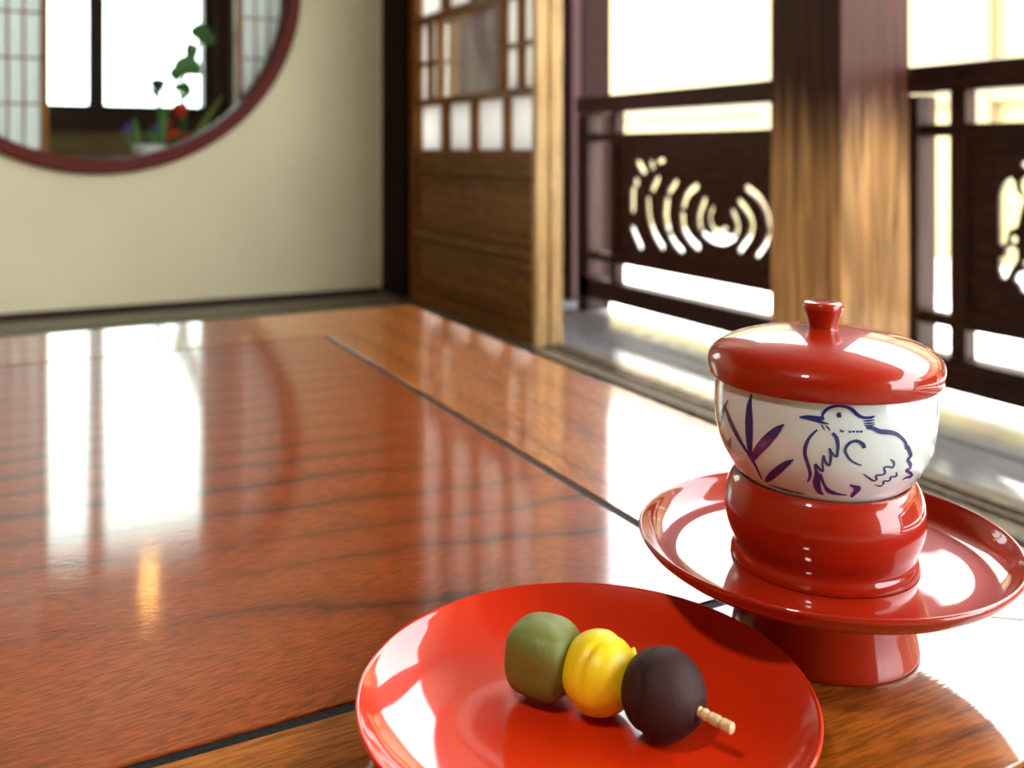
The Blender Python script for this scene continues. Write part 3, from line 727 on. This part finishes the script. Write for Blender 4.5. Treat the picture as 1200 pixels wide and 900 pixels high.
def fy(n):
    a, s_, u = loc(n)
    f = 1+.03*noise.noise(n*1.6+Vector((5, 0, 0)))
    if u > -.25: f += groove(a*.9-.16+.25*s_+.05*math.sin(3*u), .075, .05*min(1, (u+.25)*1.6))
    f += .03*math.exp(-((n-Vector((.2, .3, .93))).length/.5)**2)
    return f
def fb_(n):
    a, s_, u = loc(n)
    f = 1+.03*noise.noise(n*1.7+Vector((0, 7, 0)))
    f += groove(a+.22+.22*u*u, .06, .07*(1 if u > -.7 else .4))
    tip = (TIP-B).normalized()
    d = (n-tip).length
    f += -.075*math.exp(-(d/.16)**2)+.03*math.exp(-((d-.30)/.12)**2)
    f += groove((n-(tip+upv*.42-side*.1)).length, .10, .05)
    return f
dumpling('dumpling', G, .0152, M['matcha'], fg, 'matcha green dumpling')
dumpling('dumpling', Yc, .0150, M['yellow'], fy, 'bright yellow dumpling')
dumpling('dumpling', B, .0158, M['bean'], fb_, 'dark brown bean paste dumpling')
# a torn flap on the yellow dumpling
fl = bmesh.new()
c = Yc+Vector(rel(.0128, .002)).to_3d()+Vector((0, 0, .0052))
bmesh.ops.create_icosphere(fl, subdivisions=3, radius=1)
for v in fl.verts:
    n = v.co.copy(); t_ = n.z
    v.co = c+Vector((n.x*.0024*(1-.45*t_), n.y*.0024*(1-.45*t_), n.z*.0036))+Vector((.0011*t_*abs(t_), 0, 0))
obj('dough_flap', fl, M['yellow'], dg_, True)
# knotted bamboo pick
pp, rr = [], []
n_ = 220; A0 = G-axis_*.010
for i in range(n_+1):
    t_ = i/n_
    p = G.lerp(B, t_/.62)-axis_*0 if t_ < .62 else B.lerp(TIP, (t_-.62)/.38)
    pp.append(p)
    u = (p-B).length if t_ >= .62 else 0
    r = .00205
    for kk in (.0150, .0166, .0195, .0245): r += groove(u-kk, .00045, .0006)
    rr.append(r if i < n_ else .0017)
obj('bamboo_pick', tube(pp, rr, 14), M['bamboo'], dg_, True)

# ---------------------------------------------------------------- flowers behind the round opening
fs = thing('flower_stand', 'low dark wooden stand under the flowers behind the round opening', 'stand', (.47, 3.62, 0))
obj('top', bx(.18, .82, 3.50, 3.76, .480, .498), M['outpost'], fs)
for xx_ in (.20, .78):
    for yy_ in (3.52, 3.72): obj('leg', bx(xx_, xx_+.02, yy_, yy_+.02, 0, .480), M['darkZ'], fs)
FY = 3.585
def petals(bm, c, r, n, cup, wid, tilt=0, ph=0):
    """ring of pointed cupped petals with thickness"""
    c = Vector(c)
    for k in range(n):
        a = 2*PI*k/n+ph
        d = Vector((math.cos(a), math.sin(a), 0)); s_ = Vector((-math.sin(a), math.cos(a), 0))
        rows = []
        for j in range(6):
            t_ = j/5; w_ = wid*math.sin(PI*min(1, .12+.86*t_))**.8
            base = c+d*(r*math.sin(t_*PI*.5)*(1-cup*.55))+Vector((0, 0, r*(cup*t_*1.3-(1-cup)*.4*t_*t_)))
            rows.append([bm.verts.new(base+s_*w_*q+Vector((0, 0, abs(q)*w_*.35))+Vector((0, 0, dz))) for dz in (0, .0012) for q in (-1, 0, 1)])
        for p, q in zip(rows, rows[1:]):
            for i, j in ((0, 1), (1, 2), (4, 3), (5, 4), (3, 0), (2, 5)): bm.faces.new((p[i], p[j], q[j], q[i]))
def leaf_bm(bm, base, tip, w_, bend=.0, up=Vector((0, -1, 0))):
    base, tip = Vector(base), Vector(tip); ax_ = tip-base; s_ = ax_.cross(up)
    if s_.length < 1e-4: s_ = Vector((1, 0, 0))
    s_.normalize(); rows = []
    for j in range(9):
        t_ = j/8; ww = w_*math.sin(PI*min(1, .06+.93*t_))**.7
        p = base+ax_*t_+up*(bend*math.sin(PI*t_))
        rows.append([bm.verts.new(p+s_*ww*q-up*abs(q)*ww*.25+up*dz) for dz in (0, .0012) for q in (-1, 0, 1)])
    for p, q in zip(rows, rows[1:]):
        for i, j in ((0, 1), (1, 2), (4, 3), (5, 4), (3, 0), (2, 5)): bm.faces.new((p[i], p[j], q[j], q[i]))
ir = thing('iris_bowl', 'small violet irises and a dark bloom in a white bowl, left of the orange flowers', 'flowers', (.415, FY, .498))
obj('bowl', lathe([(0, .4985), (.03, .4985), (.034, .500), (.05, .512), (.058, .530), (.060, .541), (.0575, .541), (.054, .530), (.045, .515), (0, .508)], .415, FY, 48, 2), M['white'], ir, True, label='low white bowl')
def stem(t, pts, r=.0022): obj('stem', tube(cat([tuple(p) for p in pts], 4), r, 6), M['leaf'], t)
for (fx, fz, m_, r_) in ((.344, .597, 'iris', .026), (.436, .597, 'iris', .020), (.405, .560, 'navy', .020)):
    b_ = bmesh.new(); petals(b_, (fx, FY-.01, fz-.01), r_, 5, .25, r_*.5); petals(b_, (fx, FY-.01, fz-.008), r_*.8, 4, .95, r_*.35, ph=.4)
    obj('flower', b_, M[m_], ir, True)
    stem(ir, [(.41, FY, .511), ((fx+.41)/2-.01, FY, .54), (fx, FY-.01, fz-.01)])
b_ = bmesh.new(); petals(b_, (.446, FY, .735), .042, 6, .7, .026); petals(b_, (.446, FY, .74), .032, 5, .95, .02, ph=.5)
petals(b_, (.446, FY, .735), .045, 5, .1, .018, ph=.2)
obj('flower', b_, M['navy'], ir, True, label='dark blue bloom on the tall stem')
stem(ir, [(.43, FY, .511), (.455, FY, .60), (.450, FY, .68), (.446, FY, .742)], .008)
for bs, tp, w_ in (((.38, FY, .511), (.366, FY-.01, .64), .010), ((.43, FY, .511), (.418, FY-.01, .60), .012), ((.44, FY, .511), (.462, FY+.01, .67), .014),
                   ((.40, FY, .511), (.32, FY-.02, .565), .008), ((.45, FY, .511), (.475, FY+.01, .64), .012), ((.44, FY, .6), (.485, FY, .675), .009), ((.45, FY, .70), (.424, FY, .735), .007)):
    b_ = bmesh.new(); leaf_bm(b_, bs, tp, w_, .01); obj('leaf', b_, M['leaf'], ir, True)
FY = 3.665
og = thing('orange_flowers', 'orange and scarlet flowers with a climbing leafy vine in a dark vase', 'flowers', (.535, FY, .498))
obj('vase', lathe([(0, .4985), (.024, .4985), (.028, .503), (.030, .515), (.022, .530), (.020, .538), (.023, .542), (.020, .542), (.017, .536), (.020, .515), (0, .505)], .535, FY, 40, 2), M['navy'], og, True)
for (fx, fz, m_, r_, cupn) in ((.532, .640, 'red', .046, .95), (.478, .556, 'orange', .034, .55), (.507, .570, 'orange', .030, .7), (.492, .612, 'red', .020, .9), (.548, .560, 'red', .030, .6), (.458, .572, 'orange', .018, .6)):
    b_ = bmesh.new(); petals(b_, (fx, FY-.015, fz), r_, 6, cupn, r_*.5); petals(b_, (fx, FY-.015, fz), r_*.8, 5, min(1, cupn+.2), r_*.42, ph=.5)
    obj('flower', b_, M[m_], og, True)
    stem(og, [(.535, FY, .515), ((fx+.535)/2, FY, .54), (fx, FY-.015, fz+.002)])
stem(og, [(.535, FY, .515), (.55, FY, .62), (.538, FY, .70), (.545, FY, .78), (.58, FY, .86), (.60, FY, .93), (.615, FY, .985)], .006)
for bs, tp, w_ in (((.58, FY, .86), (.565, FY-.01, .925), 0.025), ((.60, FY, .93), (.640, FY-.01, .975), 0.046), ((.60, FY, .935), (.598, FY-.02, .995), 0.034), ((.62, FY, .95), (.655, FY, .925), 0.028), ((.545, FY, .80), (.492, FY-.01, .812), 0.031),
                   ((.55, FY, .81), (.59, FY-.01, .862), 0.046), ((.545, FY, .80), (.525, FY-.01, .862), 0.028), ((.545, FY, .815), (.56, FY-.01, .875), 0.034), ((.540, FY, .745), (.512, FY-.01, .768), 0.022), ((.54, FY, .745), (.575, FY-.01, .752), 0.031),
                   ((.54, FY, .71), (.528, FY, .735), 0.009), ((.54, FY, .70), (.556, FY, .73), 0.009)):
    b_ = bmesh.new(); leaf_bm(b_, bs, tp, w_, .008); obj('leaf', b_, M['leaf'], og, True)
for bs, tp, w_ in (((.545, FY, .52), (.690, FY+.01, .735), .010), ((.55, FY, .52), (.645, FY-.01, .66), .011), ((.54, FY, .52), (.665, FY-.01, .615), .008)):
    b_ = bmesh.new(); leaf_bm(b_, bs, tp, w_, .02); obj('blade', b_, M['blade'], og, True, label='yellow-green blade leaf')

# ---------------------------------------------------------------- lamps
lx, ly = rel(-.45, -.25)
lt = thing('pendant_lamp', 'round paper pendant lamp hanging above the near side of the table', 'lamp', (lx, ly, CZ))
b_ = bmesh.new(); bmesh.ops.create_uvsphere(b_, u_segments=32, v_segments=18, radius=.07, matrix=Matrix.Translation((lx, ly, 1.74)))
obj('shade', b_, M['lantern'], lt, True)
obj('cord', tube([(lx, ly, 1.805), (lx, ly, CZ)], .003), M['black'], lt)
bx_, by_ = rel(-.383*4.2, 4.2)
l2 = thing('hanging_bulb_lamp', 'small warm lamp hanging in the room behind the round opening', 'lamp', (bx_, by_, CZ))
obj('shade', lathe([(0, 1.95), (.03, 1.955), (.036, 1.97), (.036, 2.03), (.03, 2.05), (0, 2.055)], bx_, by_, 32, 2), M['lamp_warm'], l2, True)
obj('cord', tube([(bx_, by_, 2.05), (bx_, by_, CZ)], .003), M['black'], l2)
